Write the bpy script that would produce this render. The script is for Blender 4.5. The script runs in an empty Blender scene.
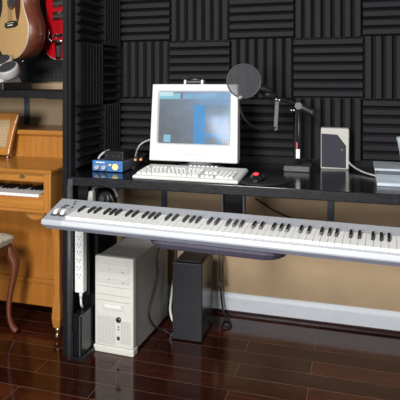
import bpy, bmesh, math, random
from math import sin, cos, pi, radians
from mathutils import Matrix, Vector
random.seed(7)
C = bpy.context.scene.collection
scene = bpy.context.scene

# ------------------------------------------------------------------ materials
def mat(name, col, rough=.5, metal=0., var=.12, scale=30., bump=0., bscale=None, emit=None, estr=0., coat=0., spec=.5, stretch=None):
    m = bpy.data.materials.new(name); m.use_nodes = True
    nt = m.node_tree; N = nt.nodes; L = nt.links
    b = N['Principled BSDF']
    b.inputs['Roughness'].default_value = rough
    b.inputs['Metallic'].default_value = metal
    b.inputs['Specular IOR Level'].default_value = spec
    b.inputs['Coat Weight'].default_value = coat
    b.inputs['Coat Roughness'].default_value = .08
    tc = N.new('ShaderNodeTexCoord'); mp = N.new('ShaderNodeMapping')
    L.new(tc.outputs['Object'], mp.inputs['Vector'])
    if stretch: mp.inputs['Scale'].default_value = stretch
    nz = N.new('ShaderNodeTexNoise'); nz.inputs['Scale'].default_value = scale
    nz.inputs['Detail'].default_value = 5
    L.new(mp.outputs[0], nz.inputs['Vector'])
    cr = N.new('ShaderNodeValToRGB')
    cr.color_ramp.elements[0].position = .3; cr.color_ramp.elements[1].position = .7
    cr.color_ramp.elements[0].color = (*[c*(1-var) for c in col], 1)
    cr.color_ramp.elements[1].color = (*[min(1, c*(1+var)) for c in col], 1)
    L.new(nz.outputs['Fac'], cr.inputs[0]); L.new(cr.outputs[0], b.inputs['Base Color'])
    if bump:
        n2 = N.new('ShaderNodeTexNoise'); n2.inputs['Scale'].default_value = bscale or scale*4
        L.new(mp.outputs[0], n2.inputs['Vector'])
        bp = N.new('ShaderNodeBump'); bp.inputs['Strength'].default_value = bump; bp.inputs['Distance'].default_value = .004
        L.new(n2.outputs['Fac'], bp.inputs['Height']); L.new(bp.outputs[0], b.inputs['Normal'])
    if emit:
        b.inputs['Emission Color'].default_value = (*emit, 1); b.inputs['Emission Strength'].default_value = estr
    return m

def floor_mat():
    m = mat('dark_wood_floor', (.03, .01, .007), .16, spec=.38)
    nt = m.node_tree; N = nt.nodes; L = nt.links; b = N['Principled BSDF']
    tc = N.new('ShaderNodeTexCoord')
    mp = N.new('ShaderNodeMapping'); mp.inputs['Location'].default_value = (.25, .035, 0)
    L.new(tc.outputs['Object'], mp.inputs['Vector'])
    br = N.new('ShaderNodeTexBrick')
    br.inputs['Scale'].default_value = 1; br.inputs['Brick Width'].default_value = .82; br.inputs['Row Height'].default_value = .105
    br.inputs['Mortar Size'].default_value = .0016; br.inputs['Mortar Smooth'].default_value = .3
    br.offset = .37; br.offset_frequency = 2; br.inputs['Bias'].default_value = -.1
    br.inputs['Color1'].default_value = (.024, .005, .0025, 1); br.inputs['Color2'].default_value = (.075, .018, .008, 1)
    br.inputs['Mortar'].default_value = (.15, .085, .065, 1)  # seams coloured lighter to stand in for light caught on board bevels
    L.new(mp.outputs[0], br.inputs['Vector'])
    mg = N.new('ShaderNodeMapping'); mg.inputs['Scale'].default_value = (2.5, 22, 1)
    L.new(tc.outputs['Object'], mg.inputs['Vector'])
    g = N.new('ShaderNodeTexNoise'); g.inputs['Scale'].default_value = 3; g.inputs['Detail'].default_value = 8
    L.new(mg.outputs[0], g.inputs['Vector'])
    cr = N.new('ShaderNodeValToRGB'); cr.color_ramp.elements[0].color = (.5, .5, .5, 1); cr.color_ramp.elements[1].color = (1.45, 1.35, 1.3, 1)
    cr.color_ramp.elements[0].position = .3; cr.color_ramp.elements[1].position = .72
    L.new(g.outputs['Fac'], cr.inputs[0])
    mx = N.new('ShaderNodeMix'); mx.data_type = 'RGBA'; mx.blend_type = 'MULTIPLY'; mx.inputs[0].default_value = 1
    L.new(br.outputs['Color'], mx.inputs[6]); L.new(cr.outputs[0], mx.inputs[7])
    L.new(mx.outputs[2], b.inputs['Base Color'])
    rr = N.new('ShaderNodeMapRange'); rr.inputs[3].default_value = .06; rr.inputs[4].default_value = .15
    L.new(g.outputs['Fac'], rr.inputs[0]); L.new(rr.outputs[0], b.inputs['Roughness'])
    bp = N.new('ShaderNodeBump'); bp.invert = True; bp.inputs['Strength'].default_value = .5; bp.inputs['Distance'].default_value = .002
    L.new(br.outputs['Fac'], bp.inputs['Height'])
    wv = N.new('ShaderNodeTexNoise'); wv.inputs['Scale'].default_value = 9
    L.new(tc.outputs['Object'], wv.inputs['Vector'])
    b2 = N.new('ShaderNodeBump'); b2.inputs['Strength'].default_value = .06; b2.inputs['Distance'].default_value = .01
    L.new(wv.outputs['Fac'], b2.inputs['Height']); L.new(bp.outputs[0], b2.inputs['Normal'])
    L.new(b2.outputs[0], b.inputs['Normal'])
    return m

def wood_mat(name, c0, c1, rough, stretch, coat=.3):
    m = mat(name, c0, rough, coat=coat)
    nt = m.node_tree; N = nt.nodes; L = nt.links; b = N['Principled BSDF']
    tc = N.new('ShaderNodeTexCoord'); mp = N.new('ShaderNodeMapping'); mp.inputs['Scale'].default_value = stretch
    L.new(tc.outputs['Object'], mp.inputs['Vector'])
    nz = N.new('ShaderNodeTexNoise'); nz.inputs['Scale'].default_value = 4; nz.inputs['Detail'].default_value = 6; nz.inputs['Distortion'].default_value = .6
    L.new(mp.outputs[0], nz.inputs['Vector'])
    cr = N.new('ShaderNodeValToRGB'); cr.color_ramp.elements[0].position = .3; cr.color_ramp.elements[1].position = .7
    cr.color_ramp.elements[0].color = (*c0, 1); cr.color_ramp.elements[1].color = (*c1, 1)
    L.new(nz.outputs['Fac'], cr.inputs[0]); L.new(cr.outputs[0], b.inputs['Base Color'])
    return m

def grid_mat(name, base, hole, pitch, size, rough=.6, axes=(0, 2)):
    """regular round holes: pegboard, speaker cloth, cane, vents"""
    m = mat(name, base, rough)
    nt = m.node_tree; N = nt.nodes; L = nt.links; b = N['Principled BSDF']
    tc = N.new('ShaderNodeTexCoord'); sp = N.new('ShaderNodeSeparateXYZ'); L.new(tc.outputs['Object'], sp.inputs[0])
    outs = []
    for a in axes:
        d = N.new('ShaderNodeMath'); d.operation = 'DIVIDE'; d.inputs[1].default_value = pitch; L.new(sp.outputs[a], d.inputs[0])
        f = N.new('ShaderNodeMath'); f.operation = 'FRACT'; L.new(d.outputs[0], f.inputs[0])
        s = N.new('ShaderNodeMath'); s.operation = 'SUBTRACT'; s.inputs[1].default_value = .5; L.new(f.outputs[0], s.inputs[0])
        p = N.new('ShaderNodeMath'); p.operation = 'MULTIPLY'; L.new(s.outputs[0], p.inputs[0]); L.new(s.outputs[0], p.inputs[1])
        outs.append(p)
    ad = N.new('ShaderNodeMath'); ad.operation = 'ADD'; L.new(outs[0].outputs[0], ad.inputs[0]); L.new(outs[1].outputs[0], ad.inputs[1])
    lt = N.new('ShaderNodeMath'); lt.operation = 'LESS_THAN'; lt.inputs[1].default_value = size*size; L.new(ad.outputs[0], lt.inputs[0])
    mx = N.new('ShaderNodeMix'); mx.data_type = 'RGBA'
    L.new(lt.outputs[0], mx.inputs[0]); mx.inputs[6].default_value = (*base, 1); mx.inputs[7].default_value = (*hole, 1)
    L.new(mx.outputs[2], b.inputs['Base Color'])
    return m

M = {}
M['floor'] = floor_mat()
M['wall'] = mat('tan_wall_paint', (.45, .32, .19), .85, var=.05, scale=8, bump=.25, bscale=90)
M['trimw'] = mat('white_trim_paint', (.80, .83, .86), .45, var=.03)
M['darkwood'] = mat('dark_shoe_mould', (.03, .01, .008), .3)
M['foam'] = mat('charcoal_foam', (.028, .028, .031), .95, var=.25, scale=160, bump=.5, bscale=700, spec=.15)
M['blackpaint'] = mat('black_painted_board', (.006, .006, .007), .6, spec=.2)
M['blacksteel'] = mat('black_steel', (.008, .008, .009), .5, var=.3, scale=40, spec=.2)
M['greysteel'] = mat('grey_steel', (.055, .057, .062), .45, var=.15, scale=25)
M['bluesteel'] = mat('blue_grey_steel', (.07, .085, .12), .45, var=.2)
M['desktop'] = mat('black_desk_lacquer', (.008, .008, .009), .13, var=.35, scale=14, bump=.06, bscale=60, stretch=(1, 6, 1))
M['deskedge'] = mat('worn_black_desk_edge', (.011, .011, .013), .5, var=.85, spec=.25, scale=120, stretch=(.5, 1, 1.5))
M['peg'] = grid_mat('black_pegboard', (.006, .0055, .0055), (.04, .036, .033), .0254, .16)
M['oak'] = wood_mat('honey_wood', (.38, .145, .022), (.49, .21, .040), .32, (1.2, 8, 14))
M['oakv'] = wood_mat('honey_wood_upright', (.37, .14, .022), (.47, .20, .038), .32, (12, 8, 1.2))
M['oakd'] = wood_mat('amber_wood_panel', (.34, .12, .016), (.42, .16, .026), .35, (9, 8, 1.4))
M['walnut'] = wood_mat('reddish_dark_wood', (.10, .026, .010), (.16, .045, .018), .3, (8, 8, 2))
M['cane'] = grid_mat('woven_cane', (.50, .36, .20), (.25, .15, .07), .008, .33, .7)
M['ivory'] = mat('white_key_plastic', (.84, .84, .82), .3, var=.02)
M['ebony'] = mat('black_key_plastic', (.012, .011, .012), .3)
M['brass'] = mat('brass', (.55, .42, .22), .3, .9)
M['chrome'] = mat('chrome', (.75, .75, .76), .16, 1.)
M['uphol'] = mat('cream_upholstery', (.56, .50, .40), .9, var=.35, scale=60, bump=.3)
M['crimson'] = mat('crimson_cloth', (.20, .008, .03), .85, var=.3)
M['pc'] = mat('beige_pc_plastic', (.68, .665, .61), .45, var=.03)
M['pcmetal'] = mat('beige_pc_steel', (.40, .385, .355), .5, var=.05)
M['pcvent'] = grid_mat('perforated_beige_grille', (.64, .625, .58), (.36, .35, .32), .0072, .28)
M['pcdark'] = mat('dark_slot', (.05, .05, .05), .5)
M['bezel'] = mat('pale_grey_bay_plastic', (.63, .62, .58), .4, var=.03)
M['black'] = mat('black_plastic', (.014, .014, .016), .38, var=.15)
M['blackgloss'] = mat('glossy_black_plastic', (.008, .008, .010), .22, var=.15)
M['tower'] = mat('black_tower_front', (.009, .010, .013), .42, var=.12)
M['rubber'] = mat('black_rubber', (.011, .011, .012), .6)
M['silver'] = mat('silver_plastic', (.47, .49, .525), .35, .1, var=.04)
M['silverlight'] = mat('light_silver_plastic', (.58, .60, .63), .35, .05, var=.03)
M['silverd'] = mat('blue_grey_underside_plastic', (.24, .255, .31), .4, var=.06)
M['padfab'] = mat('purple_grey_pad', (.052, .045, .068), .7, var=.15, scale=90)
M['monitor'] = mat('pale_monitor_plastic', (.68, .69, .685), .4, var=.02)
M['monshade'] = mat('monitor_button_plastic', (.55, .56, .56), .4)
M['kb'] = mat('white_keyboard_plastic', (.76, .76, .735), .45, var=.03)
M['kbase'] = mat('pale_keyboard_base', (.66, .66, .635), .5, var=.03)
M['white'] = mat('white_plastic', (.80, .80, .77), .4, var=.03)
M['greycable'] = mat('pale_grey_cable', (.5, .5, .48), .5)
M['blue'] = mat('blue_anodised_panel', (.07, .22, .52), .35, .2, var=.1)
M['bluegrey'] = mat('grey_case_metal', (.22, .25, .31), .4, .4, var=.08)
M['meter'] = mat('lit_meter_face', (.75, .66, .30), .4, emit=(.9, .75, .25), estr=.25)
M['led'] = mat('yellow_lamp', (.9, .6, .1), .3, emit=(1, .6, .1), estr=1.2)
M['red'] = mat('glowing_red_lens', (.6, .01, .01), .3, emit=(1, .015, .025), estr=5)
M['redtag'] = mat('red_tag', (.5, .04, .04), .5)
M['orange'] = mat('orange_plug', (.55, .20, .06), .4)
M['spk'] = mat('beige_speaker_plastic', (.52, .50, .455), .45, var=.03)
M['spkcloth'] = grid_mat('dark_grey_speaker_cloth', (.045, .045, .06), (.022, .022, .03), .004, .35, .85)
M['spruce'] = wood_mat('pale_spruce_top', (.60, .36, .14), (.66, .42, .18), .3, (40, 40, 2))
M['mahog'] = wood_mat('mahogany_side', (.11, .028, .014), (.16, .044, .021), .42, (5, 5, 12), coat=.05)
M['redlac'] = mat('red_guitar_lacquer', (.50, .006, .012), .18, var=.06, coat=.6)
M['cream'] = mat('cream_binding', (.7, .62, .48), .4)
M['pickg'] = mat('dark_red_pickguard', (.06, .012, .012), .25)
M['gadget'] = mat('pale_silver_plastic', (.46, .45, .42), .4, var=.06)
M['gadgetd'] = mat('dark_oval_pad', (.03, .03, .034), .85)
M['frost'] = mat('frosted_pale_plastic', (.52, .60, .60), .25, var=.06)
M['silblue'] = mat('pale_blue_silver', (.50, .56, .62), .3, .15, var=.04)
M['sildark'] = mat('dark_grey_recess', (.07, .075, .085), .4)

def popmesh():
    m = mat('pop_filter_mesh', (.07, .07, .075), .8)
    nt = m.node_tree; N = nt.nodes; L = nt.links
    tr = N.new('ShaderNodeBsdfTransparent'); mx = N.new('ShaderNodeMixShader'); mx.inputs[0].default_value = .5
    L.new(tr.outputs[0], mx.inputs[1]); L.new(N['Principled BSDF'].outputs[0], mx.inputs[2])
    L.new(mx.outputs[0], N['Material Output'].inputs['Surface'])
    return m
M['pop'] = popmesh()

# ------------------------------------------------------------------ mesh builder (coordinates are world coordinates)
ORG = {}
class MB:
    def __init__(s, T=None): s.bm = bmesh.new(); s.T = T or Matrix.Identity(4)
    def _v(s, p): return s.bm.verts.new(s.T @ Vector(p))
    def poly_prism(s, pts, ext, smooth=False):
        """closed polygon of 3D points extruded by vector ext"""
        e = Vector(ext); a = [s._v(p) for p in pts]; b = [s._v(Vector(p)+e) for p in pts]; n = len(pts)
        fs = [s.bm.faces.new(a), s.bm.faces.new(b[::-1])]
        for i in range(n):
            f = s.bm.faces.new((a[i], b[i], b[(i+1) % n], a[(i+1) % n])); f.smooth = smooth
        return s
    def box(s, x0, x1, y0, y1, z0, z1):
        return s.poly_prism([(x0, y0, z0), (x1, y0, z0), (x1, y1, z0), (x0, y1, z0)], (0, 0, z1-z0))
    def hexa(s, lo, hi):
        """box from 4 lower and 4 upper corners"""
        a = [s._v(p) for p in lo]; b = [s._v(p) for p in hi]
        s.bm.faces.new(a[::-1]); s.bm.faces.new(b)
        for i in range(4): s.bm.faces.new((a[i], a[(i+1) % 4], b[(i+1) % 4], b[i]))
        return s
    def rings(s, rings, cap=True, smooth=True, close=False):
        R = [[s._v(p) for p in r] for r in rings]; n = len(R[0]); m = len(R)
        for i in range(m if close else m-1):
            A, B = R[i], R[(i+1) % m]
            for k in range(n):
                f = s.bm.faces.new((A[k], A[(k+1) % n], B[(k+1) % n], B[k])); f.smooth = smooth
        if cap and not close: s.bm.faces.new(R[0][::-1]); s.bm.faces.new(R[-1])
        return s
    def tube(s, pts, r, n=10, sub=4, cap=True):
        """smooth tube through points; r a radius or a list"""
        P = [Vector(p) for p in pts]; rs = r if isinstance(r, (list, tuple)) else [r]*len(P)
        Q = []; RR = []
        if len(P) > 2 and sub > 1:
            for i in range(len(P)-1):
                p0 = P[max(i-1, 0)]; p1 = P[i]; p2 = P[i+1]; p3 = P[min(i+2, len(P)-1)]
                for k in range(sub):
                    t = k/sub
                    Q.append(.5*((2*p1)+(p2-p0)*t+(2*p0-5*p1+4*p2-p3)*t*t+(3*p1-p0-3*p2+p3)*t**3))
                    RR.append(rs[i]*(1-t)+rs[i+1]*t)
            Q.append(P[-1]); RR.append(rs[-1])
        else: Q, RR = P, list(rs)
        rg = []; prev = None
        for i, q in enumerate(Q):
            d = (Q[min(i+1, len(Q)-1)]-Q[max(i-1, 0)]).normalized()
            if prev is None: prev = d.orthogonal().normalized()
            u = (prev - d*prev.dot(d)).normalized(); prev = u; w = d.cross(u)
            rg.append([q+RR[i]*(cos(2*pi*k/n)*u+sin(2*pi*k/n)*w) for k in range(n)])
        return s.rings(rg, cap)
    def lathe(s, prof, c, axis=(0, 0, 1), n=24, sx=1, sy=1):
        """prof: (radius, height) pairs along axis from c"""
        d = Vector(axis).normalized()
        u = Vector((1, 0, 0)) if abs(d.x) < .9 else Vector((0, 1, 0))
        u = (u - d*u.dot(d)).normalized(); w = d.cross(u); c = Vector(c)
        return s.rings([[c+d*h+max(r, 1e-4)*(cos(2*pi*k/n)*u*sx+sin(2*pi*k/n)*w*sy) for k in range(n)] for r, h in prof])
    def torus(s, c, R, r, axis, n=36, k=8):
        d = Vector(axis).normalized(); u = d.orthogonal().normalized(); w = d.cross(u); c = Vector(c); rg = []
        for i in range(n):
            a = 2*pi*i/n; o = cos(a)*u+sin(a)*w
            rg.append([c+o*(R+r*cos(2*pi*j/k))+d*r*sin(2*pi*j/k) for j in range(k)])
        return s.rings(rg, close=True)
    def build(s, name, m, parent=None, bevel=0., seg=2, loc=None, mats=None):
        bmesh.ops.remove_doubles(s.bm, verts=s.bm.verts, dist=1e-6)
        bmesh.ops.recalc_face_normals(s.bm, faces=s.bm.faces)
        vs = [v.co for v in s.bm.verts]
        c = Vector([(min(v[i] for v in vs)+max(v[i] for v in vs))/2 for i in range(3)])
        if parent is None: c.z = min(v.z for v in vs)
        for v in s.bm.verts: v.co -= c
        me = bpy.data.meshes.new(name); s.bm.to_mesh(me); s.bm.free()
        me.materials.append(m)
        for x in (mats or []): me.materials.append(x)
        o = bpy.data.objects.new(name, me); C.objects.link(o)
        ORG[o] = c
        if parent: o.parent = parent; o.location = c-ORG[parent]
        else: o.location = c
        if bevel:
            b = o.modifiers.new('bevel', 'BEVEL'); b.width = bevel; b.segments = seg; b.limit_method = 'ANGLE'; b.angle_limit = radians(40)
            b.harden_normals = False
        return o

def tag(o, label, cat, group=None, kind=None):
    o['label'] = label; o['category'] = cat
    if group: o['group'] = group
    if kind: o['kind'] = kind
    return o
def thing(name, loc, label, cat, group=None):
    o = bpy.data.objects.new(name, None); C.objects.link(o); o.location = loc; o.empty_display_size = .05
    ORG[o] = Vector(loc); return tag(o, label, cat, group)
def struct(o, label=None):
    o['kind'] = 'structure'; return o
def RZ(loc, deg): return Matrix.Translation(loc) @ Matrix.Rotation(radians(deg), 4, 'Z')

# ------------------------------------------------------------------ setting
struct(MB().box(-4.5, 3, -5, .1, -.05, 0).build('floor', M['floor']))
struct(MB().box(-4.5, 3, 0, .1, 0, 2.7).build('wall_back', M['wall']))
prof = [(0, 0), (-.016, 0), (-.016, .085), (-.011, .1), (-.006, .108), (0, .108)]
bb = struct(MB().poly_prism([(-1.29, y, z) for y, z in prof], (4.29, 0, 0)).build('baseboard_back', M['trimw']))
struct(MB().poly_prism([(-1.29, y, z) for y, z in [(-.016, 0), (-.034, 0), (-.032, .012), (-.026, .018), (-.016, .02)]], (4.29, 0, 0)).build('trim_1', M['darkwood']))

# ------------------------------------------------------------------ black rack on the left, with its guitar shelf
RK = thing('storage_rack', (-1.28, -.63, 0), 'tall black steel rack with guitar shelf and post between the piano and the desk', 'rack')
m = MB().box(-1.264, -1.240, -.648, -.644, 0, 2.1); m.box(-1.264, -1.260, -.644, -.60, 0, 2.1)
m.build('front_post', M['blacksteel'], RK)
MB().box(-1.240, -1.226, -.640, -.60, 0, 2.1).build('post_liner', M['blackpaint'], RK)
MB().box(-2.6, -1.262, -.648, -.622, 1.158, 1.192).build('shelf_beam', M['blacksteel'], RK, .002)
MB().box(-1.345, -1.262, -.653, -.648, 1.154, 1.190).build('beam_plate', M['blacksteel'], RK, .002)
MB().box(-2.6, -1.312, -.620, -.012, 1.174, 1.190).build('shelf_board', M['blackpaint'], RK)
MB().box(-2.6, -1.312, -.030, -.012, 1.236, 2.1).build('pegboard', M['peg'], RK)
MB().box(-1.312, -1.300, -.490, -.012, 0, 2.1).build('divider_panel', M['blackpaint'], RK)
m = MB().box(-1.905, -1.872, -.012, 0, .86, 1.172); m.box(-1.893, -1.884, -.40, -.012, 1.150, 1.173)
m.build('shelf_bracket', M['bluesteel'], RK, .002)

# ------------------------------------------------------------------ desk
ZD = .81; YF = -.668
DK = thing('desk', (-.5, -.34, 0), 'long black desk carrying the monitor, computer keyboard and speaker', 'desk')
m = MB().box(-1.298, 1.3, -.488, -.003, ZD-.02, ZD); m.box(-1.258, 1.3, -.598, -.488, ZD-.02, ZD); m.box(-1.224, 1.3, YF+.012, -.598, ZD-.02, ZD)
m.build('desktop', M['desktop'], DK, .002)
MB().box(-1.224, 1.3, YF, YF+.012, ZD-.036, ZD-.001).build('front_edge', M['deskedge'], DK, .002)
MB().box(-1.224, 1.3, YF+.012, YF+.04, ZD-.04, ZD-.02).build('apron', M['blackpaint'], DK)
MB().box(-1.224, -1.200, YF-.005, YF, ZD-.042, ZD-.008).build('corner_plate', M['greysteel'], DK, .002)
MB().tube([(-1.217, -.664, 0), (-1.217, -.664, ZD-.036)], .0135, 14, 1).build('leg', M['greysteel'], DK)
MB().box(-1.224, -1.145, -.54, -.525, 0, ZD-.02).build('side_panel', M['blackpaint'], DK)
MB().box(-1.206, -1.155, -.612, -.598, .27, ZD-.02).build('panel_strip', M['blackpaint'], DK)
MB().box(-1.298, 1.3, -.012, -.003, ZD, .846).build('backboard', M['blackpaint'], DK)
MB().box(1.24, 1.28, -.63, -.59, 0, ZD-.04).build('leg', M['greysteel'], DK)
for x in (-1.013, -.118):
    m = MB().box(x-.016, x+.016, -.010, 0, .50, ZD-.02); m.box(x-.010, x+.010, -.34, -.010, ZD-.045, ZD-.02)
    m.poly_prism([(x-.004, -.010, ZD-.045), (x-.004, -.010, ZD-.12), (x-.004, -.09, ZD-.045)], (.008, 0, 0))
    m.build('wall_bracket', M['bluesteel'], DK, .0015)

# ------------------------------------------------------------------ acoustic foam
def foam_back(x0, x1, z0, z1, vert):
    m = MB(); n = 7; g = .0004; yb = -.004; y1 = -.010; y2 = -.052
    x0 += g; x1 -= g; z0 += g; z1 -= g
    L = (x1-x0) if vert else (z1-z0); a = x0 if vert else z0; p = L/n
    pr = [(a, yb)]
    for i in range(n):
        c = a+p*(i+.5)
        pr += [(a+p*i+p*.02, y1), (c-p*.25, y2), (c+p*.25, y2), (a+p*(i+1)-p*.02, y1)]
    pr.append((a+L, yb))
    if vert: m.poly_prism([(u, y, z0) for u, y in pr], (0, 0, z1-z0))
    else: m.poly_prism([(x0, y, u) for u, y in pr], (x1-x0, 0, 0))
    return m
def foam_side(y0, y1, z0, z1, vert):
    m = MB(); n = 7; g = .0015; xb = -1.300; xa = -1.289; xc = -1.250
    y0 += g; y1 -= g; z0 += g; z1 -= g
    L = (y1-y0) if vert else (z1-z0); a = y0 if vert else z0; p = L/n
    pr = [(a, xb)]
    for i in range(n):
        c = a+p*(i+.5)
        pr += [(a+p*i+p*.04, xa), (c-p*.04, xc), (c+p*.04, xc), (a+p*(i+1)-p*.04, xa)]
    pr.append((a+L, xb))
    if vert: m.poly_prism([(x, u, z0) for u, x in pr], (0, 0, z1-z0))
    else: m.poly_prism([(x, y0, u) for u, x in pr], (0, y1-y0, 0))
    return m
XS = [-1.2985, -.9665, -.6326, -.2996, .0376, .374]
ZS = [1.760, 1.455, 1.150, .845]
where = [
 ['above the middle-row panel in the corner', 'straight above the left half of the monitor', 'above the round pop filter', 'above the microphone stand', 'at the top right of the wall'],
 ['in the corner left of the monitor top', 'directly behind the monitor top', 'behind the round pop filter', 'above the beige speaker and microphone stand', 'right of the pop filter'],
 ['low in the corner left of the monitor', 'hidden low behind the monitor', 'behind the gooseneck under the pop filter', 'behind the beige speaker', 'low on the right behind the silver device']]
for r in range(3):
    for c in range(5):
        vert = (r+c) % 2 == 1
        o = foam_back(XS[c], XS[c+1], ZS[r+1], ZS[r], vert).build('foam_panel', M['foam'])
        tag(o, 'charcoal foam panel with %s ribs, back wall, %s' % ('upright' if vert else 'level', where[r][c]), 'foam panel', 'acoustic foam panels on the back wall')
ZW = [1.735, 1.427, 1.117, ZD+.003]
wside = [['top row beside the black post', 'top row next to the corner'], ['middle row beside the black post', 'middle row next to the corner'],
         ['bottom row beside the black post', 'bottom row above the blue preamp']]
YS = [-.487, -.262, -.053]
for r in range(3):
    for c in range(2):
        vert = (r+c) % 2 == 1
        o = foam_side(YS[c], YS[c+1], ZW[r+1], ZW[r], vert).build('foam_panel', M['foam'])
        tag(o, 'charcoal foam panel with %s ribs, left side wall, %s' % ('upright' if vert else 'level', wside[r][c]), 'foam panel', 'acoustic foam panels on the side wall')

# ------------------------------------------------------------------ monitor
tilt = radians(6)
TM = Matrix.Translation((-.722, -.425, .862)) @ Matrix.Rotation(radians(1), 4, 'Z') @ Matrix.Rotation(-tilt, 4, 'X')
MO = thing('crt_monitor', (-.722, -.30, ZD), 'white tube monitor showing a blue and grey screen', 'monitor')
w, h0, h1 = .2125, 0., .362
sx0, sx1, sz0, sz1 = -.180, .176, .078, .330
m = MB(TM)
fo = [(-w, -.0, h0), (w, 0, h0), (w-.004, 0, h1), (-w+.004, 0, h1)]
fi = [(sx0, -.0, sz0), (sx1, 0, sz0), (sx1, 0, sz1), (sx0, 0, sz1)]
fr = [(x+(.006 if x < 0 else -.006), .014, z+(.006 if z < .2 else -.006)) for x, y, z in fi]
bk = [(-w, .045, h0), (w, .045, h0), (w-.004, .045, h1), (-w+.004, .045, h1)]
m.rings([bk, fo, fi, fr], cap=False, smooth=False)
m.build('bezel', M['monitor'], MO, .006, 3)
m = MB(TM)
m.rings([[(-w+.002, .045, h0+.003), (w-.002, .045, h0+.003), (w-.006, .045, h1-.003), (-w+.006, .045, h1-.003)],
         [(-w+.012, .12, .012), (w-.012, .12, .012), (w-.018, .12, h1-.014), (-w+.018, .12, h1-.014)],
         [(-.12, .33, .03), (.12, .33, .03), (.11, .33, .26), (-.11, .33, .26)]], smooth=False)
m.build('housing', M['monitor'], MO, .008, 3)
# screen: slightly bulged glass, picture by zones of one glowing sheet
def screen_mat(name, c, s):
    return mat(name, [q*.15 for q in c], .12, var=.35, scale=22, emit=c, estr=s, spec=.12)
def screen_base():
    m = mat('screen_picture', (.05, .05, .06), .12)
    nt = m.node_tree; N = nt.nodes; L = nt.links; b = N['Principled BSDF']
    tc = N.new('ShaderNodeTexCoord'); sp = N.new('ShaderNodeSeparateXYZ'); L.new(tc.outputs['Generated'], sp.inputs[0])
    nz = N.new('ShaderNodeTexNoise'); nz.inputs['Scale'].default_value = 5; nz.inputs['Detail'].default_value = 6
    L.new(tc.outputs['Generated'], nz.inputs['Vector'])
    ad = N.new('ShaderNodeMath'); ad.operation = 'MULTIPLY_ADD'; ad.inputs[1].default_value = .55; L.new(nz.outputs['Fac'], ad.inputs[0]); L.new(sp.outputs[0], ad.inputs[2])
    a2 = N.new('ShaderNodeMath'); a2.operation = 'MULTIPLY_ADD'; a2.inputs[1].default_value = .5; L.new(sp.outputs[2], a2.inputs[0]); L.new(ad.outputs[0], a2.inputs[2])
    cr = N.new('ShaderNodeValToRGB')
    e = cr.color_ramp.elements
    e[0].position = .35; e[0].color = (.13, .155, .17, 1); e[1].position = .98; e[1].color = (.20, .38, .62, 1)
    x = e.new(.68); x.color = (.19, .25, .32, 1)
    dv = N.new('ShaderNodeMath'); dv.operation = 'DIVIDE'; dv.inputs[1].default_value = 1.55; L.new(a2.outputs[0], dv.inputs[0])
    L.new(dv.outputs[0], cr.inputs[0]); L.new(cr.outputs[0], b.inputs['Emission Color']); b.inputs['Emission Strength'].default_value = .8; b.inputs['Specular IOR Level'].default_value = .12
    return m
zones = [(0, .30, .86, .98, 1), (.0, .2, .93, 1, 2), (.5, .65, 0, .74, 3), (.65, 1, .13, .19, 3), (.84, .88, 0, .5, 3), (.08, .17, .03, .16, 1), (.35, 1, .86, .97, 4), (.66, .98, .55, .74, 5)]
m = MB(TM); nx, nz_ = 50, 36; V = []
for j in range(nz_+1):
    row = []
    for i in range(nx+1):
        u = i/nx; v = j/nz_
        row.append(m._v((sx0+.004+(sx1-sx0-.008)*u, .013-.005*(1-(2*u-1)**2)*(1-(2*v-1)**2), sz0+.004+(sz1-sz0-.008)*v)))
    V.append(row)
for j in range(nz_):
    for i in range(nx):
        f = m.bm.faces.new((V[j][i], V[j][i+1], V[j+1][i+1], V[j+1][i])); f.smooth = True
        u = (i+.5)/nx; v = (j+.5)/nz_
        for (a, b_, c_, d, k) in zones:
            if a <= u <= b_ and c_ <= v <= d: f.material_index = k
m.build('screen', screen_base(), MO, mats=[screen_mat('screen_cyan', (.28, .58, .72), .8), screen_mat('screen_pale', (.55, .75, .82), .8),
        screen_mat('screen_blue', (.11, .32, .62), .8), screen_mat('screen_band', (.24, .42, .62), .8), screen_mat('screen_grey', (.24, .33, .42), .75)])
for i in range(6):
    x = -.035+i*.022
    MB(TM).lathe([(.0055, 0), (.0055, .004), (.004, .005)], (x, .001, .036), (0, -1, 0), 12, 1.3, .8).build('button', M['monshade'], MO)
MB().lathe([(.125, 0), (.125, .010), (.10, .018), (.06, .024), (.055, .056)], (-.722, -.29, ZD), n=32, sy=.8).build('stand', M['monshade'], MO)

# small clip gadget on the monitor top
WC = thing('webcam', (-.735, -.37, 1.228), 'small black and silver gadget sitting on top of the monitor', 'webcam')
TW = TM @ Matrix.Translation((-.01, .035, h1+.0005))
MB(TW).box(-.044, .044, -.016, .012, .006, .018).build('bar', M['greysteel'], WC, .004)
MB(TW).lathe([(.006, -.03), (.012, -.026), (.012, .026), (.006, .03)], (0, 0, .024), (1, 0, 0), 14).build('camera_head', M['black'], WC)
for x in (-.042, .042): MB(TW).box(x-.006, x+.006, -.018, .014, 0, .022).build('foot', M['silver'], WC, .002)

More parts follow.
